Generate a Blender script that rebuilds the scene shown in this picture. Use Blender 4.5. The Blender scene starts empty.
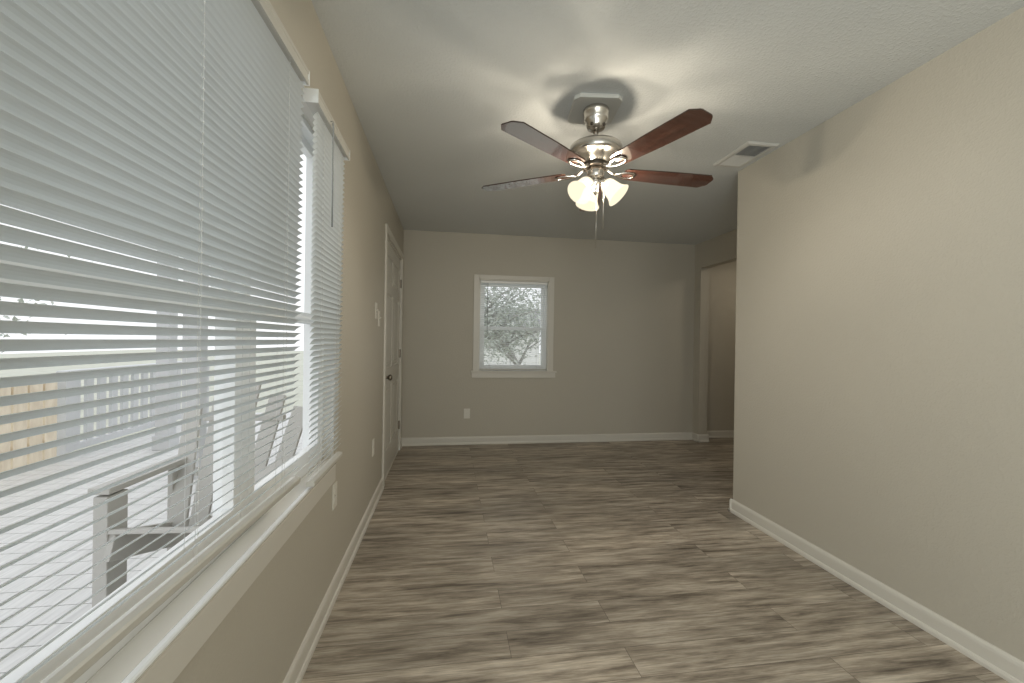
import bpy, bmesh, math, random
from mathutils import Vector, Matrix, Euler
random.seed(7)
PI = math.pi
sc = bpy.context.scene
col = sc.collection

# ------------------------------------------------------------------ camera
FPX = 425.16
YAW, PITCH, ROLL = 0.1494, -0.002, -0.0146
cam_d = bpy.data.cameras.new('camera')
cam = bpy.data.objects.new('camera', cam_d)
col.objects.link(cam)
cam_d.sensor_fit = 'HORIZONTAL'
cam_d.sensor_width = 36.0
cam_d.lens = FPX / 1024 * 36.0
cam_d.clip_start = 0.02
_r = Vector((math.cos(YAW), -math.sin(YAW), 0))
_f = Vector((math.sin(YAW), math.cos(YAW), 0)); _u = Vector((0, 0, 1))
_f2 = _f * math.cos(PITCH) + _u * math.sin(PITCH)
_u2 = _u * math.cos(PITCH) - _f * math.sin(PITCH)
_R = _r * math.cos(ROLL) - _u2 * math.sin(ROLL)
_U = _r * math.sin(ROLL) + _u2 * math.cos(ROLL)
_m = Matrix.Identity(4)
for _i in range(3):
    _m[_i][0], _m[_i][1], _m[_i][2] = _R[_i], _U[_i], -_f2[_i]
_m.translation = Vector((0.5127, -4.9352, 1.2056))
cam.matrix_world = _m
sc.camera = cam

# ------------------------------------------------------------------ world, large lights, exposure
wd = bpy.data.worlds.new('overcast_sky'); sc.world = wd; wd.use_nodes = True
_bg = wd.node_tree.nodes['Background']
_bg.inputs['Color'].default_value = (0.95, 0.975, 1.0, 1)
_bg.inputs['Strength'].default_value = 1.25

def area_light(name, loc, aim, sx, sy, power, color):
    d = bpy.data.lights.new(name, 'AREA'); d.shape = 'RECTANGLE'
    d.size, d.size_y, d.energy, d.color = sx, sy, power, color
    o = bpy.data.objects.new(name, d); col.objects.link(o)
    o.location = loc
    o.rotation_euler = Vector(aim).to_track_quat('-Z', 'Y').to_euler()
    return o
# unseen fill lamps added behind the camera; no windows are built there
area_light('side_fill_light', (0.10, -6.5, 1.45), (1, 0.25, 0.22), 1.6, 1.4, 90, (0.94, 1.0, 0.99))
area_light('front_fill_light', (1.3, -7.8, 1.5), (0, 1, 0.12), 1.8, 1.4, 25, (0.95, 1.0, 0.98))

area_light('hall_fill_light', (4.3, -0.75, 2.40), (0, 0, -1), 0.3, 0.3, 4.0, (1.0, 0.88, 0.70))  # unseen lamp added to brighten the hall
sc.view_settings.view_transform = 'Standard'
sc.view_settings.look = 'None'
sc.view_settings.gamma = 1.0
sc.view_settings.use_curve_mapping = False
sc.view_settings.exposure = 0.0
sc.cycles.max_bounces = 10
sc.cycles.diffuse_bounces = 6
sc.cycles.transparent_max_bounces = 16
sc.cycles.sample_clamp_indirect = 4.0
sc.cycles.caustics_reflective = False
sc.cycles.caustics_refractive = False

# ------------------------------------------------------------------ materials
def new_mat(name):
    m = bpy.data.materials.new(name); m.use_nodes = True
    nt = m.node_tree
    return m, nt, nt.nodes, nt.links, nt.nodes['Principled BSDF']

def plain(name, color, rough=0.5, metal=0.0, coat=0.0, vary=0.04, scale=6.0, bump=0.0, bscale=80.0):
    m, nt, N, L, b = new_mat(name)
    b.inputs['Roughness'].default_value = rough
    b.inputs['Metallic'].default_value = metal
    b.inputs['Coat Weight'].default_value = coat
    tc = N.new('ShaderNodeTexCoord')
    no = N.new('ShaderNodeTexNoise'); no.inputs['Scale'].default_value = scale
    no.inputs['Detail'].default_value = 3
    L.new(tc.outputs['Object'], no.inputs['Vector'])
    mx = N.new('ShaderNodeMix'); mx.data_type = 'RGBA'
    mx.inputs[6].default_value = (*[c * (1 - vary) for c in color], 1)
    mx.inputs[7].default_value = (*[min(1, c * (1 + vary)) for c in color], 1)
    L.new(no.outputs['Fac'], mx.inputs[0]); L.new(mx.outputs[2], b.inputs['Base Color'])
    if bump:
        n2 = N.new('ShaderNodeTexNoise'); n2.inputs['Scale'].default_value = bscale
        n2.inputs['Detail'].default_value = 2
        L.new(tc.outputs['Object'], n2.inputs['Vector'])
        bp = N.new('ShaderNodeBump'); bp.inputs['Strength'].default_value = bump
        bp.inputs['Distance'].default_value = 0.004
        L.new(n2.outputs['Fac'], bp.inputs['Height']); L.new(bp.outputs['Normal'], b.inputs['Normal'])
    return m

def textured_paint(name, color, strength, scale, rough):
    """rolled drywall paint with an orange-peel texture"""
    m, nt, N, L, b = new_mat(name)
    b.inputs['Roughness'].default_value = rough
    b.inputs['Specular IOR Level'].default_value = 0.35
    tc = N.new('ShaderNodeTexCoord')
    no = N.new('ShaderNodeTexNoise'); no.inputs['Scale'].default_value = 1.3; no.inputs['Detail'].default_value = 4
    L.new(tc.outputs['Object'], no.inputs['Vector'])
    mx = N.new('ShaderNodeMix'); mx.data_type = 'RGBA'
    mx.inputs[6].default_value = (*[c * 0.97 for c in color], 1)
    mx.inputs[7].default_value = (*[c * 1.03 for c in color], 1)
    L.new(no.outputs['Fac'], mx.inputs[0]); L.new(mx.outputs[2], b.inputs['Base Color'])
    n2 = N.new('ShaderNodeTexNoise'); n2.inputs['Scale'].default_value = scale
    n2.inputs['Detail'].default_value = 3; n2.inputs['Roughness'].default_value = 0.6
    L.new(tc.outputs['Object'], n2.inputs['Vector'])
    rp = N.new('ShaderNodeMapRange'); rp.inputs[1].default_value = 0.45; rp.inputs[2].default_value = 0.7
    L.new(n2.outputs['Fac'], rp.inputs[0])
    bp = N.new('ShaderNodeBump'); bp.inputs['Strength'].default_value = strength
    bp.inputs['Distance'].default_value = 0.003
    L.new(rp.outputs[0], bp.inputs['Height']); L.new(bp.outputs['Normal'], b.inputs['Normal'])
    return m

def plank_floor(name):
    m, nt, N, L, b = new_mat(name)
    tc = N.new('ShaderNodeTexCoord')
    br = N.new('ShaderNodeTexBrick')
    br.offset = 0.37; br.offset_frequency = 2; br.squash = 1.0
    br.inputs['Scale'].default_value = 1.0
    br.inputs['Mortar Size'].default_value = 0.0012
    br.inputs['Mortar Smooth'].default_value = 0.3
    br.inputs['Bias'].default_value = 0.0
    br.inputs['Brick Width'].default_value = 1.22
    br.inputs['Row Height'].default_value = 0.152
    br.inputs['Color1'].default_value = (0, 0, 0, 1); br.inputs['Color2'].default_value = (1, 1, 1, 1)
    br.inputs['Mortar'].default_value = (0.4, 0.4, 0.4, 1)
    L.new(tc.outputs['Object'], br.inputs['Vector'])
    # per-plank offset into the grain noise
    sep = N.new('ShaderNodeSeparateColor'); L.new(br.outputs['Color'], sep.inputs[0])
    mp = N.new('ShaderNodeMapping'); mp.inputs['Scale'].default_value = (1.1, 9.5, 1.0)
    L.new(tc.outputs['Object'], mp.inputs['Vector'])
    cmb = N.new('ShaderNodeCombineXYZ')
    mul = N.new('ShaderNodeMath'); mul.operation = 'MULTIPLY'; mul.inputs[1].default_value = 17.0
    L.new(sep.outputs[0], mul.inputs[0]); L.new(mul.outputs[0], cmb.inputs[0]); L.new(mul.outputs[0], cmb.inputs[2])
    add = N.new('ShaderNodeVectorMath'); add.operation = 'ADD'
    L.new(mp.outputs[0], add.inputs[0]); L.new(cmb.outputs[0], add.inputs[1])
    g = N.new('ShaderNodeTexNoise'); g.inputs['Scale'].default_value = 2.7; g.inputs['Detail'].default_value = 9
    g.inputs['Roughness'].default_value = 0.66; g.inputs['Distortion'].default_value = 0.22
    L.new(add.outputs[0], g.inputs['Vector'])
    # fine fibre
    mp2 = N.new('ShaderNodeMapping'); mp2.inputs['Scale'].default_value = (6.0, 130.0, 1.0)
    L.new(tc.outputs['Object'], mp2.inputs['Vector'])
    g2 = N.new('ShaderNodeTexNoise'); g2.inputs['Scale'].default_value = 1.5; g2.inputs['Detail'].default_value = 4
    L.new(mp2.outputs[0], g2.inputs['Vector'])
    # cloudy weathering
    mp3 = N.new('ShaderNodeMapping'); mp3.inputs['Scale'].default_value = (1.0, 2.6, 1.0)
    L.new(tc.outputs['Object'], mp3.inputs['Vector'])
    g3 = N.new('ShaderNodeTexNoise'); g3.inputs['Scale'].default_value = 1.3; g3.inputs['Detail'].default_value = 4
    L.new(mp3.outputs[0], g3.inputs['Vector'])
    cr = N.new('ShaderNodeValToRGB')
    e = cr.color_ramp.elements
    e[0].position = 0.30; e[0].color = (0.115, 0.092, 0.071, 1)
    e[1].position = 0.68; e[1].color = (0.60, 0.535, 0.45, 1)
    x = e.new(0.50); x.color = (0.38, 0.325, 0.262, 1)
    L.new(g.outputs['Fac'], cr.inputs[0])
    def mixc(mode, fac, a, bcol):
        q = N.new('ShaderNodeMix'); q.data_type = 'RGBA'; q.blend_type = mode
        if isinstance(fac, float): q.inputs[0].default_value = fac
        else: L.new(fac, q.inputs[0])
        L.new(a, q.inputs[6])
        if isinstance(bcol, tuple): q.inputs[7].default_value = bcol
        else: L.new(bcol, q.inputs[7])
        return q.outputs[2]
    r2 = N.new('ShaderNodeMapRange'); r2.inputs[3].default_value = 0.85; r2.inputs[4].default_value = 1.13
    L.new(sep.outputs[0], r2.inputs[0])
    r3 = N.new('ShaderNodeMapRange'); r3.inputs[1].default_value = 0.3; r3.inputs[2].default_value = 0.7
    r3.inputs[3].default_value = 0.74; r3.inputs[4].default_value = 1.18
    L.new(g2.outputs['Fac'], r3.inputs[0])
    r4 = N.new('ShaderNodeMapRange'); r4.inputs[1].default_value = 0.3; r4.inputs[2].default_value = 0.7
    r4.inputs[3].default_value = 0.74; r4.inputs[4].default_value = 1.2
    L.new(g3.outputs['Fac'], r4.inputs[0])
    c = mixc('MULTIPLY', 1.0, cr.outputs[0], r2.outputs[0])
    c = mixc('MULTIPLY', 1.0, c, r3.outputs[0])
    c = mixc('MULTIPLY', 1.0, c, r4.outputs[0])
    sm = N.new('ShaderNodeMath'); sm.operation = 'MULTIPLY'; sm.inputs[1].default_value = 0.75
    L.new(br.outputs['Fac'], sm.inputs[0])
    c = mixc('MIX', sm.outputs[0], c, (0.06, 0.045, 0.035, 1))
    L.new(c, b.inputs['Base Color'])
    b.inputs['Roughness'].default_value = 0.42
    b.inputs['Specular IOR Level'].default_value = 0.4
    bp = N.new('ShaderNodeBump'); bp.inputs['Strength'].default_value = 0.12; bp.inputs['Distance'].default_value = 0.002
    L.new(g.outputs['Fac'], bp.inputs['Height']); L.new(bp.outputs['Normal'], b.inputs['Normal'])
    return m

def wood(name, c0, c1, rough, coat, sc_=(3, 40, 40), axis=0):
    m, nt, N, L, b = new_mat(name)
    tc = N.new('ShaderNodeTexCoord')
    mp = N.new('ShaderNodeMapping'); mp.inputs['Scale'].default_value = sc_
    L.new(tc.outputs['Object'], mp.inputs['Vector'])
    g = N.new('ShaderNodeTexNoise'); g.inputs['Scale'].default_value = 1.6; g.inputs['Detail'].default_value = 7
    g.inputs['Distortion'].default_value = 0.6
    L.new(mp.outputs[0], g.inputs['Vector'])
    cr = N.new('ShaderNodeValToRGB'); e = cr.color_ramp.elements
    e[0].position = 0.3; e[0].color = (*c0, 1); e[1].position = 0.7; e[1].color = (*c1, 1)
    L.new(g.outputs['Fac'], cr.inputs[0]); L.new(cr.outputs[0], b.inputs['Base Color'])
    b.inputs['Roughness'].default_value = rough
    b.inputs['Coat Weight'].default_value = coat; b.inputs['Coat Roughness'].default_value = 0.12
    return m

def translucent_white(name, color, trans, rough=0.45):
    m, nt, N, L, b = new_mat(name)
    b.inputs['Base Color'].default_value = (*color, 1); b.inputs['Roughness'].default_value = rough
    tr = N.new('ShaderNodeBsdfTranslucent'); tr.inputs['Color'].default_value = (*color, 1)
    mx = N.new('ShaderNodeMixShader'); mx.inputs[0].default_value = trans
    L.new(b.outputs[0], mx.inputs[1]); L.new(tr.outputs[0], mx.inputs[2])
    L.new(mx.outputs[0], N['Material Output'].inputs['Surface'])
    return m

def glass_pane(name, haze):
    """window glass: mostly clear, faint sheen, milky haze added for the washed-out view"""
    m, nt, N, L, b = new_mat(name)
    N.remove(b)
    t = N.new('ShaderNodeBsdfTransparent'); t.inputs['Color'].default_value = (0.97, 0.98, 0.98, 1)
    gl = N.new('ShaderNodeBsdfGlossy'); gl.inputs['Roughness'].default_value = 0.03
    fr = N.new('ShaderNodeFresnel'); fr.inputs['IOR'].default_value = 1.35
    m1 = N.new('ShaderNodeMixShader'); L.new(fr.outputs[0], m1.inputs[0])
    L.new(t.outputs[0], m1.inputs[1]); L.new(gl.outputs[0], m1.inputs[2])
    tl = N.new('ShaderNodeBsdfTranslucent'); tl.inputs['Color'].default_value = (0.95, 0.96, 0.96, 1)
    m2 = N.new('ShaderNodeMixShader'); m2.inputs[0].default_value = haze
    L.new(m1.outputs[0], m2.inputs[1]); L.new(tl.outputs[0], m2.inputs[2])
    L.new(m2.outputs[0], N['Material Output'].inputs['Surface'])
    return m

def glowing_glass(name, color, strength, clear):
    """lit frosted lamp glass: glows by itself and lets part of the lamp light straight through"""
    m, nt, N, L, b = new_mat(name)
    N.remove(b)
    em = N.new('ShaderNodeEmission'); em.inputs['Color'].default_value = (*color, 1); em.inputs['Strength'].default_value = strength
    t = N.new('ShaderNodeBsdfTransparent'); t.inputs['Color'].default_value = (1.0, 0.97, 0.92, 1)
    mx = N.new('ShaderNodeMixShader'); mx.inputs[0].default_value = clear
    L.new(em.outputs[0], mx.inputs[1]); L.new(t.outputs[0], mx.inputs[2])
    L.new(mx.outputs[0], N['Material Output'].inputs['Surface'])
    return m

M = {}
M['wall'] = textured_paint('greige_wall_paint', (0.51, 0.477, 0.41), 0.24, 80, 0.55)
M['ceiling'] = textured_paint('ceiling_paint', (0.665, 0.69, 0.695), 0.5, 75, 0.8)
M['floor'] = plank_floor('vinyl_plank')
M['trim'] = plain('white_trim_paint', (0.66, 0.635, 0.58), 0.4, vary=0.02)
M['sill_highlight'] = plain('sill_highlight_white', (0.86, 0.88, 0.90), 0.12, coat=1.0, vary=0.01)  # sky highlight on the sill nose, put into a whiter colour
M['gloss_trim'] = plain('glossy_white_sill_paint', (0.70, 0.68, 0.63), 0.2, coat=0.5, vary=0.02)
M['door'] = plain('white_door_paint', (0.62, 0.60, 0.55), 0.4, vary=0.02)
M['vinyl'] = plain('white_vinyl', (0.87, 0.88, 0.88), 0.35, vary=0.02)
M['gasket'] = plain('dark_gasket', (0.09, 0.09, 0.09), 0.6)
M['glass'] = glass_pane('window_glass', 0.10)
M['slat'] = translucent_white('blind_slat_vinyl', (0.80, 0.83, 0.84), 0.28)
M['rail'] = plain('blind_rail_enamel', (0.56, 0.545, 0.50), 0.4, vary=0.02)
M['cord'] = plain('white_cord', (0.8, 0.8, 0.78), 0.8)
M['wand'] = plain('clear_plastic_wand', (0.33, 0.34, 0.34), 0.25)
M['nickel'] = plain('brushed_nickel', (0.62, 0.59, 0.55), 0.24, metal=1.0, vary=0.06, scale=20)
M['aged'] = plain('aged_bronze_knob', (0.24, 0.21, 0.17), 0.35, metal=1.0)
M['dark_nickel'] = plain('dark_metal_ring', (0.10, 0.085, 0.07), 0.35, metal=0.8)
M['blade'] = wood('cherry_blade_veneer', (0.050, 0.017, 0.012), (0.13, 0.045, 0.030), 0.26, 1.0, (2, 30, 30))
_b = M['blade'].node_tree.nodes['Principled BSDF']; _b.inputs['Coat IOR'].default_value = 2.7; _b.inputs['Coat Roughness'].default_value = 0.04
M['blade_edge'] = plain('blade_edge_band', (0.05, 0.03, 0.022), 0.4)
M['shade'] = glowing_glass('frosted_bell_glass', (1.0, 0.89, 0.66), 1.75, 0.60)
M['bulb'] = glowing_glass('lit_bulb', (1.0, 0.92, 0.75), 9.0, 0.8)
M['plate'] = plain('ceiling_plate_paint', (0.60, 0.60, 0.565), 0.5)
M['vent'] = plain('vent_enamel', (0.62, 0.62, 0.60), 0.4)
M['duct'] = plain('dark_duct', (0.27, 0.28, 0.30), 0.7)
M['plastic'] = plain('wall_plate_plastic', (0.72, 0.70, 0.64), 0.35, vary=0.01)
M['slot'] = plain('outlet_slot', (0.10, 0.095, 0.085), 0.6)
M['deck'] = wood('weathered_deck_boards', (0.60, 0.60, 0.59), (0.78, 0.78, 0.77), 0.7, 0, (30, 2, 2))
M['white_wood'] = plain('painted_porch_wood', (0.62, 0.63, 0.64), 0.6)
M['grey_wood'] = plain('grey_painted_wood', (0.40, 0.41, 0.42), 0.6)
M['cedar'] = wood('pale_cedar', (0.70, 0.60, 0.46), (0.88, 0.79, 0.64), 0.7, 0, (8, 8, 2))
M['chair'] = plain('weathered_chair_wood', (0.52, 0.51, 0.48), 0.7)
M['bark'] = plain('pale_bark', (0.44, 0.43, 0.41), 0.9, vary=0.3, scale=9)
M['leaf'] = plain('grey_green_leaf', (0.55, 0.58, 0.53), 0.6, vary=0.4, scale=1.5)
M['ground'] = plain('dry_lawn', (0.55, 0.56, 0.48), 0.9, vary=0.2, scale=2)
M['siding'] = plain('pale_siding', (0.82, 0.82, 0.80), 0.7)
M['roof'] = plain('grey_shingle', (0.3, 0.3, 0.3), 0.8)

# ------------------------------------------------------------------ mesh helpers
class MB:
    def __init__(self): self.bm = bmesh.new()
    def box(self, x0, x1, y0, y1, z0, z1, mi=0):
        v = [self.bm.verts.new(p) for p in ((x0,y0,z0),(x1,y0,z0),(x1,y1,z0),(x0,y1,z0),(x0,y0,z1),(x1,y0,z1),(x1,y1,z1),(x0,y1,z1))]
        for f in ((0,3,2,1),(4,5,6,7),(0,1,5,4),(1,2,6,5),(2,3,7,6),(3,0,4,7)):
            self.bm.faces.new([v[i] for i in f]).material_index = mi
        return v
    def obox(self, c, ax, ay, az, sx, sy, sz):
        """box around c with half sizes along unit axes"""
        c = Vector(c); ax, ay, az = Vector(ax) * sx, Vector(ay) * sy, Vector(az) * sz
        v = [self.bm.verts.new(c + ax * i + ay * j + az * k) for k in (-1, 1) for i, j in ((-1,-1),(1,-1),(1,1),(-1,1))]
        for f in ((0,3,2,1),(4,5,6,7),(0,1,5,4),(1,2,6,5),(2,3,7,6),(3,0,4,7)):
            self.bm.faces.new([v[i] for i in f])
    def prism(self, prof, fn, t0, t1, mi=0, smooth=False):
        """closed 2-D profile swept from t0 to t1; fn(a,b,t) -> point"""
        a = [self.bm.verts.new(fn(p[0], p[1], t0)) for p in prof]
        b = [self.bm.verts.new(fn(p[0], p[1], t1)) for p in prof]
        n = len(prof)
        for i in range(n):
            f = self.bm.faces.new((a[i], a[(i+1) % n], b[(i+1) % n], b[i])); f.material_index = mi; f.smooth = smooth
        f = self.bm.faces.new(a[::-1]); f.material_index = mi
        f = self.bm.faces.new(b); f.material_index = mi
    def lathe(self, prof, origin=(0,0,0), axis=(0,0,1), n=32, smooth=True, caps=True):
        axis = Vector(axis).normalized(); o = Vector(origin)
        q = axis.to_track_quat('Z', 'Y')
        rings = []
        for r, z in prof:
            rings.append([self.bm.verts.new(o + q @ Vector((r*math.cos(2*PI*i/n), r*math.sin(2*PI*i/n), z))) for i in range(n)])
        for a, b in zip(rings, rings[1:]):
            for i in range(n):
                f = self.bm.faces.new((a[i], a[(i+1)%n], b[(i+1)%n], b[i])); f.smooth = smooth
        if caps:
            self.bm.faces.new(rings[0][::-1]); self.bm.faces.new(rings[-1])
    def tube(self, pts, r, n=8, closed=False, flat=1.0):
        pts = [Vector(p) for p in pts]; m = len(pts)
        rr = r if isinstance(r, (list, tuple)) else [r] * m
        rings = []
        up = Vector((0, 0, 1))
        for i, p in enumerate(pts):
            if closed: t = pts[(i+1) % m] - pts[i-1]
            else: t = pts[min(i+1, m-1)] - pts[max(i-1, 0)]
            t.normalize()
            s = t.cross(up)
            if s.length < 1e-3: s = t.cross(Vector((0, 1, 0)))
            s.normalize(); w = s.cross(t)
            rings.append([self.bm.verts.new(p + (s*math.cos(2*PI*k/n) + w*math.sin(2*PI*k/n)*flat) * rr[i]) for k in range(n)])
        for i in range(m if closed else m-1):
            a, b = rings[i], rings[(i+1) % m]
            for k in range(n):
                f = self.bm.faces.new((a[k], a[(k+1)%n], b[(k+1)%n], b[k])); f.smooth = True
        if not closed:
            self.bm.faces.new(rings[0][::-1]); self.bm.faces.new(rings[-1])
    def build(self, name, mat, parent=None, bevel=0.0, mats=None, segs=2):
        if bevel:
            bmesh.ops.bevel(self.bm, geom=list(self.bm.edges), offset=bevel, segments=segs, affect='EDGES', profile=0.5)
        bmesh.ops.recalc_face_normals(self.bm, faces=self.bm.faces[:])
        me = bpy.data.meshes.new(name); self.bm.to_mesh(me); self.bm.free()
        for mm in (mats or [mat]): me.materials.append(mm)
        o = bpy.data.objects.new(name, me); col.objects.link(o)
        if parent is not None:
            o.parent = parent
            # geometry is written in world space: keep it there
            o.matrix_parent_inverse = Matrix.Translation(-PLOC.get(parent.name, Vector((0,0,0))))
        return o
PLOC = {}
def tag(o, label, cat, group=None, kind=None):
    o['label'] = label; o['category'] = cat
    if group: o['group'] = group
    if kind: o['kind'] = kind
    return o
def thing(name, label, cat, loc, group=None, kind=None):
    o = bpy.data.objects.new(name, None); col.objects.link(o)
    o.empty_display_size = 0.05
    o.location = loc; PLOC[o.name] = Vector(loc)
    return tag(o, label, cat, group, kind)
def struct(o, label, cat):
    o['kind'] = 'structure'; o['label'] = label; o['category'] = cat
    return o

# ------------------------------------------------------------------ room dimensions
H = 2.44
W = 2.5516          # right wall
YR = -2.157         # far end of the right wall
XA = 3.5624         # side wall of the alcove
YF = -8.0           # wall behind the camera
TL = 0.13           # left wall thickness
WY0, WY1, WZ0, WZ1 = -5.15, -2.885, 0.655, 2.066     # big window opening
DY0, DY1, DZ = -1.345, -0.20, 2.07                  # door opening
BX0, BX1, BZ0, BZ1 = 0.862, 1.690, 0.848, 1.915     # back window opening
OY0, OY1, OZ = -1.25, -0.13, 2.13                   # cased opening to the hall

b = MB(); b.box(-0.0, 4.9, YF, 0.0, -0.08, 0.0); b.box(XA, 4.9, 0.0, 0.06, -0.08, 0.0)
struct(b.build('floor', M['floor']), 'grey-brown wood-look vinyl plank floor', 'floor')
b = MB(); b.box(-TL, 4.9, YF-0.12, 0.17, H, H+0.1)
struct(b.build('ceiling', M['ceiling']), 'textured off-white ceiling', 'ceiling')

b = MB()
b.box(-TL, 0, YF, WY0, 0, H); b.box(-TL, 0, WY0, WY1, 0, WZ0); b.box(-TL, 0, WY0, WY1, WZ1, H)
b.box(-TL, 0, WY1, DY0, 0, H); b.box(-TL, 0, DY0, DY1, DZ, H); b.box(-TL, 0, DY1, 0.0, 0, H)
struct(b.build('wall_left', M['wall']), 'greige textured wall with the large window and the door', 'wall')
b = MB()
b.box(-TL, BX0, 0, 0.14, -0.08, H); b.box(BX0, BX1, 0, 0.14, -0.08, BZ0); b.box(BX0, BX1, 0, 0.14, BZ1, H)
b.box(BX1, XA, 0, 0.14, -0.08, H)
struct(b.build('wall_back', M['wall']), 'greige back wall around the small window', 'wall')
b = MB(); b.box(W, W+0.11, YF, YR, 0, H); b.box(W+0.11, XA+0.11, YR-0.11, YR, 0, H)
struct(b.build('wall_right', M['wall']), 'plain greige textured wall on the right', 'wall')
b = MB()
b.box(XA, XA+0.11, OY1, 0.06, 0, H); b.box(XA, XA+0.11, OY0, OY1, OZ, H); b.box(XA, XA+0.11, YR, OY0, 0, H)
struct(b.build('wall_alcove', M['wall']), 'side wall with the doorless opening to the hall', 'wall')
b = MB(); b.box(XA+0.0, 4.9, 0.06, 0.17, 0, H); b.box(4.8, 4.9, YR, 0.06, 0, H); b.box(XA+0.11, 4.9, YR-0.11, YR, 0, H)
struct(b.build('wall_hall', M['wall']), 'dim greige hall wall seen through the opening', 'wall')
b = MB(); b.box(-TL, W+0.11, YF-0.12, YF, -0.08, H)
struct(b.build('wall_front', M['wall']), 'wall behind the camera', 'wall')

# ------------------------------------------------------------------ baseboards with a shoe moulding
BB = [(0,0),(0.021,0),(0.021,0.012),(0.017,0.021),(0.012,0.024),(0.012,0.070),(0.010,0.080),(0.005,0.088),(0,0.090)]
def bb_y(b, x, sgn, y0, y1): b.prism(BB, lambda a, c, t: (x + sgn*a, t, c), y0, y1)
def bb_x(b, y, sgn, x0, x1): b.prism(BB, lambda a, c, t: (t, y + sgn*a, c), x0, x1)
b = MB(); bb_y(b, 0, 1, YF, DY0-0.062); bb_y(b, 0, 1, DY1+0.062, 0.0)
struct(b.build('baseboard_left', M['trim']), 'white baseboard under the large window', 'baseboard')
b = MB(); bb_x(b, 0, -1, 0.0, XA)
struct(b.build('baseboard_back', M['trim']), 'white baseboard along the back wall', 'baseboard')
b = MB(); bb_y(b, W, -1, YF, YR+0.021); bb_x(b, YR, 1, W-0.021, XA)
struct(b.build('baseboard_right', M['trim']), 'white baseboard along the right wall', 'baseboard')
b = MB(); bb_y(b, XA, -1, OY1-0.021, 0); bb_x(b, OY1, -1, XA-0.021, XA+0.131); bb_y(b, XA+0.11, 1, OY1, 0.06)
bb_y(b, XA, -1, YR, OY0)
struct(b.build('baseboard_alcove', M['trim']), 'white baseboard wrapping the opening jamb', 'baseboard')
b = MB(); bb_x(b, 0.06, -1, XA+0.11, 4.8); bb_y(b, 4.8, -1, YR, 0.06)
struct(b.build('baseboard_hall', M['trim']), 'white baseboard inside the hall', 'baseboard')

# ------------------------------------------------------------------ big left window
win = thing('window_1', 'wide white vinyl double-hung window unit in the left wall', 'window', (0, -4.05, WZ0), kind='structure')
def frame_yz(b, x0, x1, y0, y1, z0, z1, w, wb=None):
    wb = wb or w
    b.box(x0, x1, y0, y1, z0, z0+wb); b.box(x0, x1, y0, y1, z1-w, z1)
    b.box(x0, x1, y0, y0+w, z0+wb, z1-w); b.box(x0, x1, y1-w, y1, z0+wb, z1-w)
b = MB(); frame_yz(b, -0.125, -0.045, WY0, WY1, WZ0, WZ1, 0.035, 0.04)
NU = 3; UW = (WY1-WY0)/NU
for k in range(1, NU): b.box(-0.12, -0.048, WY0+k*UW-0.022, WY0+k*UW+0.022, WZ0+0.04, WZ1-0.035)
b.build('window_frame', M['vinyl'], win, bevel=0.002)
ZM = 1.285
for k in range(NU):
    y0 = WY0 + k*UW + (0.035 if k == 0 else 0.022); y1 = WY0 + (k+1)*UW - (0.035 if k == NU-1 else 0.022)
    for lo, z0, z1, x0 in ((True, WZ0+0.04, ZM+0.02, -0.078), (False, ZM-0.02, WZ1-0.035, -0.112)):
        b = MB(); frame_yz(b, x0, x0+0.03, y0+0.002, y1-0.002, z0, z1, 0.038, 0.048 if lo else 0.038)
        s = b.build('sash', M['vinyl'], win, bevel=0.0015)
        PLOC[s.name] = PLOC[win.name]
        g = MB(); frame_yz(g, x0+0.028, x0+0.0315, y0+0.037, y1-0.037, z0+(0.045 if lo else 0.036), z1-0.036, 0.004)
        g.build('gasket', M['gasket'], s)
        p = MB(); p.box(x0+0.012, x0+0.017, y0+0.036, y1-0.036, z0+0.036, z1-0.036)
        p.build('pane', M['glass'], s)
        if lo:
            q = MB(); q.box(x0+0.028, x0+0.045, (y0+y1)/2-0.03, (y0+y1)/2+0.03, z1-0.006, z1+0.012)
            q.build('sash_lock', M['vinyl'], s, bevel=0.003)
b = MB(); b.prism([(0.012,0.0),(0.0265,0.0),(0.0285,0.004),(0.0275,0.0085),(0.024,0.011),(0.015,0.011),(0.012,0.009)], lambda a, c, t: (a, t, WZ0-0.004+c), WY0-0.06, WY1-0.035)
b.build('sill_highlight_strip', M['sill_highlight'], win)  # raised band added to draw the bright sky-lit edge of the sill
# stool, apron and head casing
b = MB(); b.box(-0.046, 0.024, WY0-0.06, WY1-0.035, WZ0-0.014, WZ0+0.004)
b.build('sill', M['gloss_trim'], win, bevel=0.006)
b = MB(); b.prism([(0.0005,0),(0.016,0.0),(0.019,0.004),(0.019,0.072),(0.017,0.079),(0.0005,0.079)], lambda a, c, t: (a, t, WZ0-0.094+c), WY0-0.06, WY1-0.035)
b.build('apron', M['trim'], win)
b = MB(); b.box(-0.046, 0.003, WY1-0.014, WY1, WZ0, WZ1); b.box(-0.046, 0.003, WY0, WY0+0.014, WZ0, WZ1); b.box(-0.046, 0.003, WY0, WY1, WZ1-0.014, WZ1)
b.build('jamb_liner', M['trim'], win)

# ------------------------------------------------------------------ mini blinds
def slat_prof(w, tilt, thick=0.0007, camber=0.0022, n=4):
    """closed cross-section (a across, c up) of a cambered slat; +a is the room side, tilted up"""
    top, bot = [], []
    for i in range(n+1):
        s = -1 + 2*i/n
        a = s*w/2; c = camber*(1-s*s)
        top.append((a, c)); bot.append((a, c-thick))
    pts = top + bot[::-1]
    ct, st = math.cos(tilt), math.sin(tilt)
    return [(a*ct - c*st, a*st + c*ct) for a, c in pts]

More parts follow.
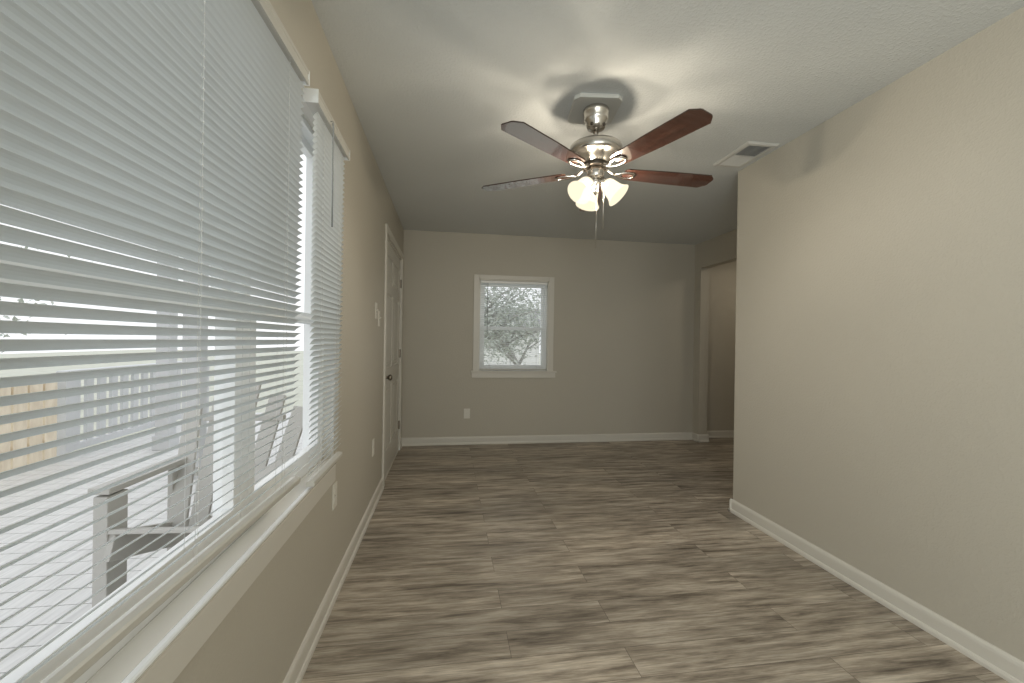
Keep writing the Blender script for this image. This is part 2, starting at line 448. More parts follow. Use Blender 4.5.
def y_blind(name, label, y0, y1, ztop, zbot, xc, tilt, pitch, ladders, wand_y=None, wand_len=0.5, skew=0.0, ext=0.0, ext1=0.0):
    t = thing(name, label, 'blind', (xc, (y0+y1)/2, zbot))
    K = lambda s: skew*(s-y1)
    L0 = lambda a, c, s: (a+K(s), s, c)
    # headrail: channel with a lipped front face, closed by end caps
    b = MB()
    pr = [(xc-0.022,ztop),(xc-0.022,ztop-0.034),(xc+0.020,ztop-0.034),(xc+0.020,ztop-0.045),(xc+0.027,ztop-0.045),(xc+0.027,ztop-0.030),(xc+0.0245,ztop-0.027),(xc+0.0245,ztop-0.012),(xc+0.027,ztop-0.009),(xc+0.027,ztop)]
    b.prism(pr, L0, y0-0.004-ext, y1+0.004+ext1)
    hr = b.build('headrail', M['rail'], t)
    for yy in (y0-0.0075-ext, y1+0.0045+ext1):
        b = MB(); b.box(xc-0.023+K(yy), xc+0.028+K(yy), yy, yy+0.003, ztop-0.046, ztop+0.001)
        b.build('end_cap', M['vinyl'], t)
    # slats
    b = MB(); prof = slat_prof(0.0254, tilt)
    z = ztop - 0.055; zs = []
    while z > zbot + 0.03:
        zs.append(z)
        dy = random.uniform(-0.0015, 0.0015); dt = random.uniform(-0.012, 0.012)
        pf = slat_prof(0.0254, tilt+dt)
        b.prism(pf, lambda a, c, s: (xc+a+K(s), s, z+c), y0+dy, y1+dy, smooth=False)
        z -= pitch
    b.build('slats', M['slat'], t)
    # bottom rail
    b = MB()
    b.prism([(-0.012,0.0),(0.012,0.0),(0.0145,0.004),(0.0145,0.014),(0.011,0.018),(0.0,0.021),(-0.011,0.018),(-0.0145,0.014),(-0.0145,0.004)],
            lambda a, c, s: (xc+a+K(s), s, zbot+c), y0, y1)
    br = b.build('bottom_rail', M['rail'], t)
    PLOC[br.name] = PLOC[t.name]
    for yy in (y0-0.003, y1):
        b = MB(); b.prism([(-0.0135,0.001),(0.0135,0.001),(0.016,0.005),(0.016,0.015),(0.0,0.0225),(-0.016,0.015),(-0.016,0.005)], lambda a, c, s: (xc+a+K(s), s, zbot+c), yy, yy+0.003)
        b.build('rail_cap', M['vinyl'], br)
    # ladder cords with one small loop at every slat
    cx, sx = math.cos(tilt)*0.0135, math.sin(tilt)*0.0135
    for ly in ladders:
        xl = xc + K(ly)
        b = MB()
        b.tube([(xl+cx+0.0008, ly, ztop-0.034), (xl+cx+0.0008, ly, zbot+0.012)], 0.00035, 6)
        b.tube([(xl-cx-0.0008, ly, ztop-0.034), (xl-cx-0.0008, ly, zbot+0.012)], 0.00045, 6)
        for zz in zs: b.tube([(xl+cx+0.0012, ly-0.002, zz+sx*0.85), (xl+cx+0.0012, ly+0.002, zz+sx*0.85+0.0018)], 0.0013, 5)
        b.build('ladder_cord', M['cord'], t)
        b = MB(); b.tube([(xl+0.001, ly+0.012, ztop-0.034), (xl+0.001, ly+0.012, zbot+0.015)], 0.0006, 5)
        b.build('lift_cord', M['cord'], t)
    if wand_y is not None:
        b = MB(); b.tube([(xc+0.034, wand_y, ztop-0.035), (xc+0.037, wand_y, ztop-0.05), (xc+0.037, wand_y, ztop-wand_len)], 0.0032, 6)
        b.build('tilt_wand', M['wand'], t)
        b = MB(); b.tube([(xc+0.024, wand_y, ztop-0.028), (xc+0.036, wand_y, ztop-0.030), (xc+0.034, wand_y, ztop-0.04)], 0.002, 6)
        b.build('wand_hook', M['wand'], t)
    return t
T34 = math.radians(34)
y_blind('mini_blind', 'wide white mini blind with half-open slats covering most of the large left window', -5.10, -3.478, 2.060, 0.738, 0.034, T34, 0.0214, [-5.0, -4.53, -4.015, -3.60], skew=0.030, ext1=-0.014)
y_blind('mini_blind', 'narrow white mini blind with a wand, filling the far end of the large left window', -3.325, -2.915, 2.060, 0.672, 0.032, T34+0.28, 0.0214, [-3.24, -3.0], wand_y=-3.225, wand_len=0.43, ext=0.055)

# ------------------------------------------------------------------ back window
bw = thing('window_2', 'small white double-hung window in the back wall', 'window', ((BX0+BX1)/2, 0, BZ0), kind='structure')
def frame_xz(b, y0, y1, x0, x1, z0, z1, w, wb=None):
    wb = wb or w
    b.box(x0, x1, y0, y1, z0, z0+wb); b.box(x0, x1, y0, y1, z1-w, z1)
    b.box(x0, x0+w, y0, y1, z0+wb, z1-w); b.box(x1-w, x1, y0, y1, z0+wb, z1-w)
b = MB(); frame_xz(b, 0.05, 0.13, BX0, BX1, BZ0, BZ1, 0.035)
b.build('window_frame', M['vinyl'], bw, bevel=0.002)
zm = (BZ0+BZ1)/2 - 0.03
for lo, z0, z1, yy in ((True, BZ0+0.035, zm+0.02, 0.058), (False, zm-0.02, BZ1-0.035, 0.092)):
    b = MB(); frame_xz(b, yy, yy+0.03, BX0+0.036, BX1-0.036, z0, z1, 0.036)
    s = b.build('sash', M['vinyl'], bw, bevel=0.0015); PLOC[s.name] = PLOC[bw.name]
    p = MB(); p.box(BX0+0.07, BX1-0.07, yy+0.012, yy+0.017, z0+0.034, z1-0.034); p.build('pane', M['glass'], s)
b = MB()   # casing: two sides and a thin head, plus jamb liners
b.box(BX0-0.062, BX0, -0.017, -0.0005, BZ0, BZ1+0.05); b.box(BX1, BX1+0.062, -0.017, -0.0005, BZ0, BZ1+0.05)
b.box(BX0, BX1, -0.017, -0.0005, BZ1, BZ1+0.05)
b.build('casing', M['trim'], bw, bevel=0.003)
b = MB()
b.box(BX0, BX0+0.012, -0.004, 0.05, BZ0, BZ1); b.box(BX1-0.012, BX1, -0.004, 0.05, BZ0, BZ1); b.box(BX0, BX1, -0.004, 0.05, BZ1-0.012, BZ1)
b.build('jamb_liner', M['trim'], bw)
b = MB(); b.box(BX0-0.085, BX1+0.10, -0.036, 0.05, BZ0-0.016, BZ0+0.004); b.build('sill', M['trim'], bw, bevel=0.003)
b = MB(); b.box(BX0-0.075, BX1+0.09, -0.019, -0.0005, BZ0-0.078, BZ0-0.016); b.build('apron', M['trim'], bw, bevel=0.003)

# its own blind, slats level (open), hung inside the opening
def x_blind():
    x0, x1, ztop, zbot, yc = BX0+0.016, BX1-0.016, BZ1-0.014, BZ0+0.012, 0.018
    t = thing('mini_blind', 'white mini blind with open slats inside the small back window', 'blind', ((x0+x1)/2, yc, zbot))
    b = MB(); b.box(x0, x1, yc-0.014, yc+0.014, ztop-0.028, ztop); b.build('headrail', M['vinyl'], t, bevel=0.002)
    b = MB(); z = ztop-0.045; tl = math.radians(4)
    while z > zbot+0.02:
        b.prism(slat_prof(0.0254, tl+random.uniform(-.02,.02)), lambda a, c, s: (s, yc-a, z+c), x0+0.003, x1-0.003); z -= 0.0214
    b.build('slats', M['slat'], t)
    b = MB(); b.box(x0+0.003, x1-0.003, yc-0.012, yc+0.012, zbot, zbot+0.013); b.build('bottom_rail', M['rail'], t, bevel=0.003)
    for lx in (x0+0.12, x1-0.12):
        b = MB()
        for dy in (-0.014, 0.014): b.tube([(lx, yc+dy, ztop-0.03), (lx, yc+dy, zbot+0.01)], 0.0007, 5)
        b.build('ladder_cord', M['cord'], t)
    b = MB(); b.tube([(x0+0.085, yc-0.02, ztop-0.03), (x0+0.085, yc-0.022, ztop-0.05), (x0+0.083, yc-0.022, ztop-0.62)], 0.0035, 6)
    b.build('tilt_wand', M['wand'], t)
x_blind()

# ------------------------------------------------------------------ door in the left wall
dr = thing('door_1', 'white six-panel door in the left wall by the back corner', 'door', (0, (DY0+DY1)/2, 0), kind='structure')
b = MB()
cw = 0.062
b.box(0.0005, 0.017, DY0-cw, DY0, 0, DZ+cw); b.box(0.0005, 0.017, DY1, DY1+cw, 0, DZ+cw); b.box(0.0005, 0.017, DY0, DY1, DZ, DZ+cw)
b.build('casing', M['trim'], dr, bevel=0.004)
b = MB(); b.box(-TL, 0.002, DY0, DY0+0.02, 0, DZ); b.box(-TL, 0.002, DY1-0.02, DY1, 0, DZ); b.box(-TL, 0.002, DY0+0.02, DY1-0.02, DZ-0.02, DZ)
b.box(-TL, 0.0, DY0+0.02, DY1-0.02, -0.03, 0.006); b.box(-TL, -0.046, DY0+0.02, DY1-0.02, 0.006, 0.014)
b.box(-0.06, -0.047, DY0+0.02, DY0+0.034, 0.012, DZ-0.02); b.box(-0.06, -0.047, DY1-0.034, DY1-0.02, 0.012, DZ-0.02); b.box(-0.06, -0.047, DY0+0.034, DY1-0.034, DZ-0.034, DZ-0.02)
b.build('door_frame', M['trim'], dr)
b = MB()
d0, d1, dz0, dz1 = DY0+0.023, DY1-0.023, 0.008, DZ-0.023
b.box(-0.046, -0.014, d0, d1, dz0, dz1)
dw = d1-d0
st, mu = 0.115, 0.10
cols = [(d0+st, (d0+d1)/2-mu/2), ((d0+d1)/2+mu/2, d1-st)]
rows = [(0.24, 0.80), (0.95, 1.60), (1.70, 1.93)]
# stiles, rails and mullion stand proud of the panel field
b.box(-0.014, -0.006, d0, d0+st, dz0, dz1); b.box(-0.014, -0.006, d1-st, d1, dz0, dz1)
zz = [dz0] + [v for r in rows for v in r] + [dz1]
for i in range(0, len(zz), 2): b.box(-0.014, -0.006, d0+st, d1-st, zz[i], zz[i+1])
for r in rows: b.box(-0.014, -0.006, cols[0][1], cols[1][0], r[0], r[1])
for (a0, a1) in cols:
    for (r0, r1) in rows:
        v = b.box(-0.014, -0.0065, a0+0.028, a1-0.028, r0+0.028, r1-0.028)
        c = sum((q.co for q in v), Vector())/8
        for q in v:
            if q.co.x > -0.01:
                q.co.y += 0.014 if q.co.y < c.y else -0.014; q.co.z += 0.014 if q.co.z < c.z else -0.014
slab = b.build('door_slab', M['door'], dr)
def knob(y, z, r, nm):
    b = MB(); b.lathe([(0.031,0),(0.031,0.004),(0.026,0.008),(0.012,0.010),(0.011,0.024),(r*0.75,0.028),(r,0.038),(r*0.95,0.050),(r*0.6,0.058),(0.001,0.060)], (-0.006, y, z), (1,0,0), 24)
    b.build(nm, M['aged'], dr)
knob(d0+0.075, 0.88, 0.026, 'door_knob')
for hz in (0.28, 1.05, 1.80):
    b = MB(); b.tube([(0.004, d1+0.004, hz-0.045), (0.004, d1+0.004, hz+0.045)], 0.006, 8)
    b.box(-0.006, 0.003, d1-0.012, d1+0.012, hz-0.044, hz+0.044)
    b.build('hinge', M['aged'], dr)

# ------------------------------------------------------------------ outlets and switches
def wall_plate(name, label, cat, p, n, group, switch=False, hh=0.057, hw=0.035):
    p = Vector(p); n = Vector(n); s = Vector((0,0,1)).cross(n)
    t = thing(name, label, cat, p, group)
    b = MB(); b.obox(p+n*0.0030, s, (0,0,1), n, hw, hh, 0.0027); b.build('cover_plate', M['plastic'], t, bevel=0.0018)
    if switch:
        b = MB(); b.obox(p+n*0.0045, s, (0,0,1), n, 0.0055, 0.0125, 0.0016); b.build('toggle_slot', M['slot'], t)
        up = (Vector((0,0,1))*0.6+n).normalized()
        b = MB(); b.obox(p+n*0.010+Vector((0,0,0.004)), s, n.cross(s) if False else up.cross(s), up, 0.004, 0.004, 0.009); b.build('toggle', M['plastic'], t, bevel=0.001)
    else:
        for dz in (0.0205, -0.0205):
            b = MB()
            pr = [(0.0165*math.cos(a), 0.0145*max(-0.88, min(0.88, math.sin(a)))) for a in [2*PI*i/24 for i in range(24)]]
            b.prism(pr, lambda a, c, q: tuple(p + s*a + Vector((0,0,1))*(c+dz) + n*q), 0.004, 0.0072)
            r = b.build('receptacle', M['plastic'], t); PLOC[r.name] = PLOC[t.name]
            for ds in (-0.006, 0.006):
                b = MB(); b.obox(p+s*ds+Vector((0,0,dz+0.003))+n*0.0072, s, (0,0,1), n, 0.001, 0.004, 0.0004)
                b.build('slot', M['slot'], r)
            b = MB(); b.obox(p+Vector((0,0,dz-0.007))+n*0.0072, s, (0,0,1), n, 0.0022, 0.0022, 0.0004)
            b.build('ground_hole', M['slot'], r)
    for dz in ((0.03, -0.03) if switch else (0.0,)):
        b = MB(); b.lathe([(0.003,0.005),(0.003,0.0066),(0.001,0.007)], p+Vector((0,0,dz)), n, 10)
        b.build('screw', M['nickel'], t)
    return t
wall_plate('wall_outlet', 'white duplex outlet low on the back wall below the small window', 'outlet', (0.74, 0, 0.355), (0,-1,0), 'duplex wall outlets')
wall_plate('wall_outlet', 'white duplex outlet low on the left wall under the narrow blind', 'outlet', (0, -2.865, 0.475), (1,0,0), 'duplex wall outlets')
wall_plate('wall_outlet', 'white duplex outlet low on the left wall close to the door', 'outlet', (0, -1.83, 0.44), (1,0,0), 'duplex wall outlets')
wall_plate('light_switch', 'white toggle switch plate on the left wall, the higher one farther from the door', 'switch', (0, -1.79, 1.405), (1,0,0), 'switch plates beside the door', True)
wall_plate('light_switch', 'white toggle switch plate on the left wall, the lower one next to the door casing', 'switch', (0, -1.66, 1.355), (1,0,0), 'switch plates beside the door', True)

# ------------------------------------------------------------------ ceiling register
def ceiling_vent():
    x0, x1, y0, y1 = 2.300, 2.512, -2.590, -2.235
    t = thing('ceiling_vent', 'white louvred air register on the ceiling beside the right wall', 'vent', ((x0+x1)/2, (y0+y1)/2, H))
    z1, z0 = H-0.0005, H-0.011
    b = MB(); f = 0.03
    # sloped face frame
    def ring(i, z): return [(x0+i, y0+i, z), (x1-i, y0+i, z), (x1-i, y1-i, z), (x0+i, y1-i, z)]
    R_ = [[b.bm.verts.new(p) for p in r] for r in (ring(0, z1), ring(0, z1-0.003), ring(0.012, z0), ring(f, z0), ring(f, z1))]
    for a, c in zip(R_, R_[1:]):
        for i in range(4): b.bm.faces.new((a[i], a[(i+1)%4], c[(i+1)%4], c[i]))
    b.build('frame', M['vent'], t)
    b = MB(); b.box(x0+f, x1-f, y0+f, y1-f, z1-0.0015, z1); b.build('duct_backing', M['duct'], t)
    ym = (y0+y1)/2
    for lo, hi, sg in ((y0+f, ym-0.003, 1), (ym+0.003, y1-f, -1)):
        b = MB(); n = 10
        for i in range(n):
            yy = lo + (hi-lo)*(i+0.5)/n
            b.obox((0.5*(x0+x1), yy, H-0.0075), (1,0,0), Vector((0, 1, 0.75*sg)).normalized(), Vector((0, -0.75*sg, 1)).normalized(), (x1-x0)/2-f, 0.0065, 0.0005)
        b.build('louvres', M['vent'], t)
    b = MB(); b.box(x0+f, x1-f, ym-0.003, ym+0.003, z0, z1-0.002); b.build('centre_bar', M['vent'], t)
ceiling_vent()

# ------------------------------------------------------------------ ceiling fan
def ceiling_fan():
    cx, cy = 1.2612, -2.8000
    t = thing('ceiling_fan', 'brushed nickel ceiling fan with five cherry blades and three lit bell shades', 'ceiling fan', (cx, cy, H))
    C = Vector((cx, cy, 0))
    # cut-corner cover plate on the ceiling
    b = MB()
    hx, hy, k = 0.122, 0.132, 0.026
    pr = [(-hx+k,-hy),(hx-k,-hy),(hx,-hy+k),(hx,hy-k),(hx-k,hy),(-hx+k,hy),(-hx,hy-k),(-hx,-hy+k)]
    an = -0.12
    rot = lambda a, c: (a*math.cos(an)-c*math.sin(an), a*math.sin(an)+c*math.cos(an))
    b.prism([rot(*p) for p in pr], lambda a, c, s: (cx-0.006+a, cy+0.02+c, s), H-0.022, H-0.0005)
    b.build('ceiling_plate', M['plate'], t, bevel=0.004)
    b = MB()
    b.lathe([(0.064,2.4175),(0.067,2.412),(0.067,2.396),(0.064,2.392),(0.064,2.366),(0.060,2.356),(0.053,2.345),(0.050,2.330),(0.044,2.318),(0.032,2.312),(0.016,2.311)][::-1], (cx,cy,0))
    b.build('canopy', M['nickel'], t)
    for a in (-0.95, -2.35, 1.4):
        b = MB(); b.lathe([(0.009,0),(0.009,0.006),(0.004,0.010)], (cx+0.047*math.cos(a), cy+0.047*math.sin(a), 2.326), (math.cos(a), math.sin(a), -0.4), 12)
        b.build('canopy_screw', M['dark_nickel'], t)
    b = MB(); b.lathe([(0.0125,2.22),(0.0125,2.33)], (cx,cy,0), n=20)
    b.lathe([(0.022,2.226),(0.024,2.238),(0.022,2.248),(0.0126,2.254)], (cx,cy,0), n=20)
    b.build('downrod', M['nickel'], t)
    b = MB()
    b.lathe([(0.028,2.236),(0.095,2.234),(0.122,2.229),(0.133,2.221),(0.136,2.211),(0.136,2.184),(0.131,2.177),(0.118,2.173),(0.104,2.168),(0.093,2.160),(0.083,2.149),(0.072,2.140),(0.064,2.135),(0.060,2.131)][::-1], (cx,cy,0), n=48)
    mh = b.build('motor_housing', M['nickel'], t); PLOC[mh.name] = PLOC[t.name]
    for i in range(16):     # cooling slots round the motor band
        b = MB()
        a = 2*PI*i/16; u = Vector((math.cos(a), math.sin(a), 0)); v = Vector((-u.y, u.x, 0))
        d = (u*0.030+Vector((0,0,0.026))).normalized()
        b.obox(C+u*0.1362+Vector((0,0,2.198)), v, (0,0,1), u, 0.012, 0.0035, 0.0012)
        b.build('cooling_slot', M['dark_nickel'], mh)
    b = MB(); b.lathe([(0.064,2.110),(0.066,2.118),(0.066,2.128),(0.062,2.133)], (cx,cy,0)); b.build('flywheel', M['dark_nickel'], t)
    th0, zb, pit, R, wt, cl = 0.0335, 2.0925, -0.125, 0.6654, 0.0655, 0.034
    for k in range(5):
        a = th0 + k*2*PI/5
        u = Vector((math.cos(a), math.sin(a), 0)); v0 = Vector((-u.y, u.x, 0))
        v = v0*math.cos(pit) + Vector((0,0,1))*math.sin(pit); n = u.cross(v)
        o = C + Vector((0,0,zb))
        # blade, drawn in its own frame so the veneer grain follows its length
        w0 = 0.050; r0 = 0.155
        def wid(r): return w0 + (wt-w0)*min(1, (r-r0)/0.33)
        out = [(r0, -w0+0.012), (r0+0.012, -w0), (R*0.6, -wid(R*0.6)), (R-cl, -wt), (R-0.004, -wt+cl*0.86), (R, -wt+cl+0.004), (R, wt-cl-0.004), (R-0.004, wt-cl*0.86), (R-cl, wt), (R*0.6, wid(R*0.6)), (r0+0.012, w0), (r0, w0-0.012)]
        bm = bmesh.new()
        lo = [bm.verts.new((r, s, 0)) for r, s in out]; hi = [bm.verts.new((r, s, 0.006)) for r, s in out]
        bm.faces.new(lo[::-1]); bm.faces.new(hi)
        for i in range(len(out)):
            f = bm.faces.new((lo[i], lo[(i+1)%len(out)], hi[(i+1)%len(out)], hi[i])); f.material_index = 1
        bmesh.ops.recalc_face_normals(bm, faces=bm.faces[:])
        me = bpy.data.meshes.new('blade'); bm.to_mesh(me); bm.free()
        me.materials.append(M['blade']); me.materials.append(M['blade_edge'])
        ob = bpy.data.objects.new('blade', me); col.objects.link(ob); ob.parent = t
        mw = Matrix.Identity(4)
        for i in range(3): mw[i][0], mw[i][1], mw[i][2], mw[i][3] = u[i], v[i], n[i], o[i]
        ob.matrix_parent_inverse = Matrix.Translation(-PLOC[t.name]); ob.matrix_basis = mw
        # blade bracket: a stem from the flywheel opening into a leaf-shaped loop under the blade
        b = MB()
        P = lambda r, s, d: C + Vector((0,0,zb)) + u*r + v*s - n*d
        b.tube([C+u*0.058+Vector((0,0,2.116)), C+u*0.075+Vector((0,0,2.106)), C+u*0.092+Vector((0,0,2.094)), P(0.112,0,0.004)], [0.010,0.009,0.008,0.007], 8)
        loop = []
        for i in range(28):
            q = 2*PI*i/28
            r = 0.162 - 0.052*math.cos(q)
            wd_ = 0.031*math.sin(q)*(0.45+0.55*(0.5-0.5*math.cos(q)))*1.15
            loop.append(P(r, wd_, 0.005))
        b.tube(loop, 0.0072, 8, closed=True, flat=0.75)
        br = b.build('blade_bracket', M['nickel'], t); PLOC[br.name] = PLOC[t.name]
        for r, s in ((0.178, 0.026), (0.178, -0.026), (0.212, 0)):
            b = MB(); b.lathe([(0.0055,0.0035),(0.0055,0.006),(0.003,0.0085)], P(r, s, 0), -n, 10)
            b.build('screw', M['nickel'], br)
    b = MB()
    b.lathe([(0.030,2.112),(0.042,2.106),(0.044,2.098),(0.044,2.066),(0.041,2.060),(0.030,2.054),(0.020,2.050)][::-1], (cx,cy,0)); b.build('switch_housing', M['nickel'], t)
    b = MB()
    b.lathe([(0.020,2.052),(0.030,2.046),(0.030,2.030),(0.022,2.018),(0.018,1.996),(0.020,1.988),(0.012,1.980),(0.006,1.972),(0.001,1.970)][::-1], (cx,cy,0), n=24)
    fit = b.build('light_fitter', M['nickel'], t)
    for deg in (-30, 90, 210):
        a = math.radians(deg); u = Vector((math.cos(a), math.sin(a), 0))
        d = (u*0.70 - Vector((0,0,0.71))).normalized()
        base = C + u*0.042 + Vector((0,0,2.038))
        b = MB(); b.tube([C+u*0.02+Vector((0,0,2.036)), C+u*0.034+Vector((0,0,2.041)), base], 0.008, 8)
        b.lathe([(0.010,-0.006),(0.020,-0.002),(0.0235,0.006),(0.0235,0.022),(0.021,0.024)], base, d, 20)
        b.build('lamp_holder', M['nickel'], t)
        b = MB()   # bell shade: outer skin, flared lip, inner skin
        o_ = [(0.0235,0.012),(0.031,0.018),(0.037,0.030),(0.040,0.048),(0.042,0.066),(0.046,0.084),(0.054,0.100),(0.060,0.108)]
        o_ = [(r*1.08, z*1.04) for r, z in o_]
        pr = o_ + [(0.0655,0.1145),(0.063,0.114)] + [(r-0.003, z) for r, z in o_[::-1]]
        b.lathe(pr, base, d, 32, caps=False)
        sh = b.build('lamp_shade', M['shade'], t); PLOC[sh.name] = PLOC[t.name]
        b = MB(); b.lathe([(0.011,0.020),(0.013,0.032),(0.020,0.046),(0.0245,0.060),(0.021,0.075),(0.010,0.084),(0.001,0.086)], base, d, 20)
        b.build('bulb', M['bulb'], sh)
        ld = bpy.data.lights.new('bulb_light', 'POINT'); ld.energy = 15.5; ld.color = (1.0, 0.93, 0.81); ld.shadow_soft_size = 0.02
        lo = bpy.data.objects.new('bulb_light', ld); col.objects.link(lo); lo.parent = sh
        lo.location = base + d*0.060
    for lat, zend in ((0.004, 1.660), (0.043, 1.762)):
        rr = Vector((math.cos(YAW), -math.sin(YAW), 0)); p = C + rr*lat - Vector((math.sin(YAW), math.cos(YAW), 0))*(0.02 if lat < 0.02 else 0.005)
        ztop = 1.985 if lat < 0.02 else 2.075
        b = MB(); b.tube([p+Vector((0,0,ztop)), p+Vector((0,0,zend+0.03))], 0.0013, 6)
        ch = b.build('pull_chain', M['nickel'], t); PLOC[ch.name] = PLOC[t.name]
        b = MB(); b.lathe([(0.001,0.032),(0.0028,0.029),(0.0032,0.012),(0.0042,0.006),(0.0032,0.001),(0.001,0)][::-1], p+Vector((0,0,zend)), n=12); b.build('chain_fob', M['nickel'], ch)
ceiling_fan()

# ------------------------------------------------------------------ outside: porch and garden
ZD = -0.06
b = MB()
y = -8.2
while y < 2.6:
    b.box(-3.45, -0.16, y, y+0.136, ZD-0.03, ZD); y += 0.142
struct(b.build('porch_deck', M['deck']), 'pale weathered porch deck boards outside the left window', 'deck')
b = MB(); b.box(-40, 40, -40, 60, -0.75, -0.70)
struct(b.build('ground', M['ground']), 'pale lawn around the house', 'ground')

def railing():
    x = -3.32
    t = thing('porch_railing', 'white porch railing with square pickets at the deck edge', 'railing', (x, 0, ZD))
    z0, z1 = ZD+0.06, ZD+0.86
    b = MB(); b.box(x-0.06, x+0.06, -0.02, 2.5, z1, z1+0.035); b.build('top_rail', M['white_wood'], t, bevel=0.004)
    b = MB(); b.box(x-0.02, x+0.02, -0.02, 2.5, z0, z0+0.07); b.build('bottom_rail', M['white_wood'], t, bevel=0.003)
    y = 0.08
    while y < 2.4:
        b = MB(); b.box(x-0.017, x+0.017, y, y+0.085, z0+0.07, z1); b.build('picket', M['white_wood'], t); y += 0.17
    for py in (0.0, 2.5):
        b = MB(); b.box(x-0.048, x+0.048, py-0.048, py+0.048, ZD, z1+0.03); b.build('post', M['white_wood'], t, bevel=0.004)
railing()

def wood_panel():
    x = -3.30
    t = thing('wood_fence_panel', 'honey-coloured cedar fence panel on the porch edge, beside the white railing', 'fence', (x, -2.0, ZD))
    z0, z1 = ZD+0.03, ZD+0.88
    for k in range(22):
        y = -3.40 + 0.150*k
        b = MB(); b.box(x-0.011, x+0.011, y, y+0.128, z0, z1 - (0.0 if k % 2 else 0.008)); b.build('plank', M['cedar'], t, bevel=0.003)
    for zz in (0.18, 0.70):
        b = MB(); b.box(x-0.045, x-0.011, -3.42, -0.10, ZD+zz, ZD+zz+0.085); b.build('cross_rail', M['cedar'], t, bevel=0.003)
wood_panel()

def adirondack(cx, cy, rz, label):
    t = thing('porch_chair', label, 'chair', (cx, cy, ZD))
    Rm = Matrix.Rotation(rz, 3, 'Z'); O = Vector((cx, cy, ZD))
    X, Y, Z = Rm @ Vector((1,0,0)), Rm @ Vector((0,1,0)), Vector((0,0,1))
    def part(nm, boxes):
        b = MB()
        for (c, ax, s) in boxes:
            ay = Vector(ax[0]); az = Vector(ax[1]); a0 = ay.cross(az)
            b.obox(O + X*c[0] + Y*c[1]*0.72 + Z*c[2], X*a0.x+Y*a0.y+Z*a0.z, X*ay.x+Y*ay.y+Z*ay.z, X*az.x+Y*az.y+Z*az.z, *s)
        b.build(nm, M['chair'], t, bevel=0.004)
    std = ((0,1,0),(0,0,1))
    # local frame: the chair faces -Y
    for sx in (-1, 1):
        part('front_leg', [((sx*0.29, -0.30, 0.275), std, (0.030, 0.055, 0.285))])
        d = Vector((0, math.cos(0.30), -math.sin(0.30))); 
        part('side_rail', [((sx*0.25, 0.10, 0.24), (tuple(d), tuple(Vector((0, math.sin(0.30), math.cos(0.30))))), (0.014, 0.36, 0.062))])
        part('arm', [((sx*0.295, 0.0, 0.585), std, (0.045, 0.275, 0.014))])
        part('back_leg', [((sx*0.29, 0.27, 0.275), std, (0.014, 0.045, 0.275))])
    for i in range(6):
        f = i/5; c = (0, -0.32+0.09*i*1.0, 0.395-0.028*i)
        part('seat_slat', [(c, ((0, math.cos(0.30), -math.sin(0.30)), (0, math.sin(0.30), math.cos(0.30))), (0.27, 0.038, 0.010))])
    ba = 0.42
    for i in range(5):
        s = i-2; L = 0.40 - 0.035*abs(s)
        dirv = Vector((s*0.07, math.sin(ba), math.cos(ba))).normalized()
        ax = Vector((0, math.cos(ba), -math.sin(ba)))
        c = Vector((s*0.105, 0.17, 0.26)) + dirv*L
        part('back_slat', [(tuple(c), (tuple(ax), tuple(dirv)), (0.045, 0.010, L))])
    part('back_brace', [((0, 0.315, 0.52), std, (0.30, 0.03, 0.016))]); part('back_brace', [((0, 0.44, 0.80), std, (0.22, 0.02, 0.016))])
adirondack(-0.66, -2.60, math.radians(-4), 'grey weathered porch chair with a slatted back outside the large window')

# porch posts
def porch_post(x, y, label):
    t = thing('porch_post', label, 'post', (x, y, ZD), 'porch posts')
    b = MB(); b.box(x-0.07, x+0.07, y-0.07, y+0.07, ZD, ZD+2.7); b.build('shaft', M['white_wood'], t, bevel=0.006)
    b = MB(); b.box(x-0.09, x+0.09, y-0.09, y+0.09, ZD, ZD+0.16); b.build('base_trim', M['white_wood'], t, bevel=0.006)
porch_post(-1.75, -0.70, 'square white porch post nearest the house, right of the other post through the wide blind')
porch_post(-2.6, 0.35, 'square white porch post farther out beside the railing, left of the nearer post')

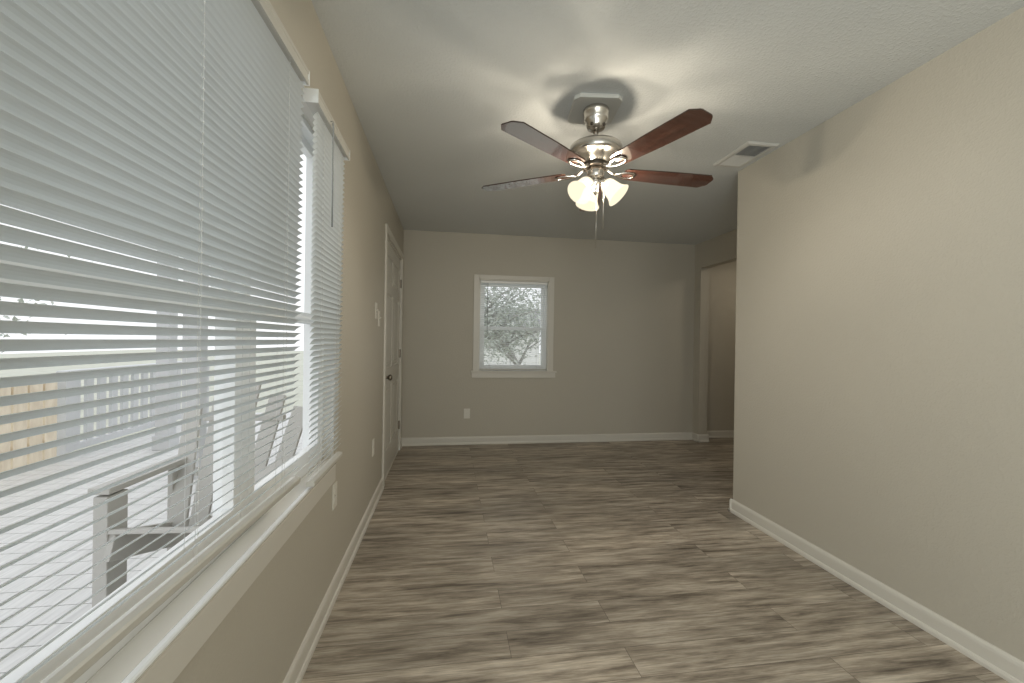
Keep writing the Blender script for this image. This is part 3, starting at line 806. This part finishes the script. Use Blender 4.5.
# trees
def tree(label, x, y, height, limbs, nleaf, spread, zc, seed, group, leaf=0.09, trunk_r=0.12, lean=0.0):
    rnd = random.Random(seed)
    t = thing('tree', label, 'tree', (x, y, -0.70), group)
    b = MB(); tips = []
    top = Vector((x+lean+rnd.uniform(-.1,.1), y, -0.70+height*0.55))
    b.tube([(x,y,-0.72), (x+lean*0.42, y, 0.35), top], [trunk_r, trunk_r*.8, trunk_r*.55], 10)
    for i in range(limbs):
        a = rnd.uniform(0, 2*PI); s0 = Vector((x+lean*0.42, y, 0.35)).lerp(top, rnd.uniform(0.2, 1.0))
        L = spread*rnd.uniform(0.6, 1.15); e = rnd.uniform(0.1, 0.9)
        p1 = s0 + Vector((math.cos(a)*L*.5, math.sin(a)*L*.5, L*.5*e)); p2 = s0 + Vector((math.cos(a+.3)*L, math.sin(a+.3)*L, L*e*.8))
        b.tube([s0, p1, p2], [trunk_r*.42, trunk_r*.27, trunk_r*.1], 7)
        tips += [(p1, .5), (p2, .8), (p1.lerp(p2, .5), .6)]
        for j in range(3):
            a2 = rnd.uniform(0, 2*PI); q0 = s0.lerp(p1, rnd.uniform(.4,1)); l2 = L*.45
            q1 = q0 + Vector((math.cos(a2)*l2, math.sin(a2)*l2, l2*rnd.uniform(-.3,.8)))
            b.tube([q0, q0.lerp(q1,.5)+Vector((0,0,.04)), q1], [trunk_r*.14, trunk_r*.1, trunk_r*.05], 5)
            tips.append((q1, .5))
    b.build('branches', M['bark'], t)
    b = MB()
    for i in range(nleaf):
        c, rad = tips[rnd.randrange(len(tips))]
        p = c + Vector((rnd.gauss(0, rad*.5), rnd.gauss(0, rad*.5), rnd.gauss(0, rad*.4)))
        e = Euler((rnd.uniform(-1, 1), rnd.uniform(-1, 1), rnd.uniform(0, 2*PI))).to_matrix()
        l = leaf*rnd.uniform(.7, 1.3)
        pts = [(-l/2,0,0),(0,-l*.22,0.004),(l/2,0,-l*.1),(0,l*.22,0.004)]
        vs = [b.bm.verts.new(p + e @ Vector(q)) for q in pts]
        b.bm.faces.new((vs[0], vs[1], vs[2])); b.bm.faces.new((vs[0], vs[2], vs[3]))
    b.build('foliage', M['leaf'], t)
tree('leafy tree with leaning limbs close outside the small back window', 2.85, 4.2, 4.6, 16, 5200, 1.5, 2.0, 3, 'garden trees', 0.095, 0.085, lean=-1.5)
tree('leafy tree farther off, to the left in the small back window', 1.3, 8.5, 5.5, 12, 3600, 2.0, 2.0, 11, 'garden trees', 0.13)
tree('leafy tree beyond the porch railing, seen through the large blind', -7.5, -0.5, 5.5, 10, 2200, 2.2, 2.0, 5, 'garden trees', 0.15)
tree('leafy tree far behind the porch gate, seen through the large blind', -10.0, 4.5, 6.0, 10, 2200, 2.4, 2.0, 8, 'garden trees', 0.16)

def shed():
    x0, x1, y0, y1 = -0.6, 4.4, 13.0, 16.0
    t = thing('garden_shed', 'pale sided shed beyond the trees in the small back window', 'shed', ((x0+x1)/2, (y0+y1)/2, -0.70))
    b = MB()
    z = -0.70
    while z < 1.7:
        b.prism([(0,0),(0.022,0),(0.006,0.2)], lambda a, c, s: (s, y0-a, z+c), x0, x1); z += 0.2
    b.box(x0, x1, y0, y1, -0.70, 1.75)
    b.build('walls', M['siding'], t)
    b = MB(); b.prism([(-0.3,0),(1.5,0.9),(3.3,0),(3.3,0.08),(1.5,1.0),(-0.3,0.08)], lambda a, c, s: (s, y0+a, 1.72+c), x0-0.3, x1+0.3)
    b.build('roof', M['roof'], t)
shed()
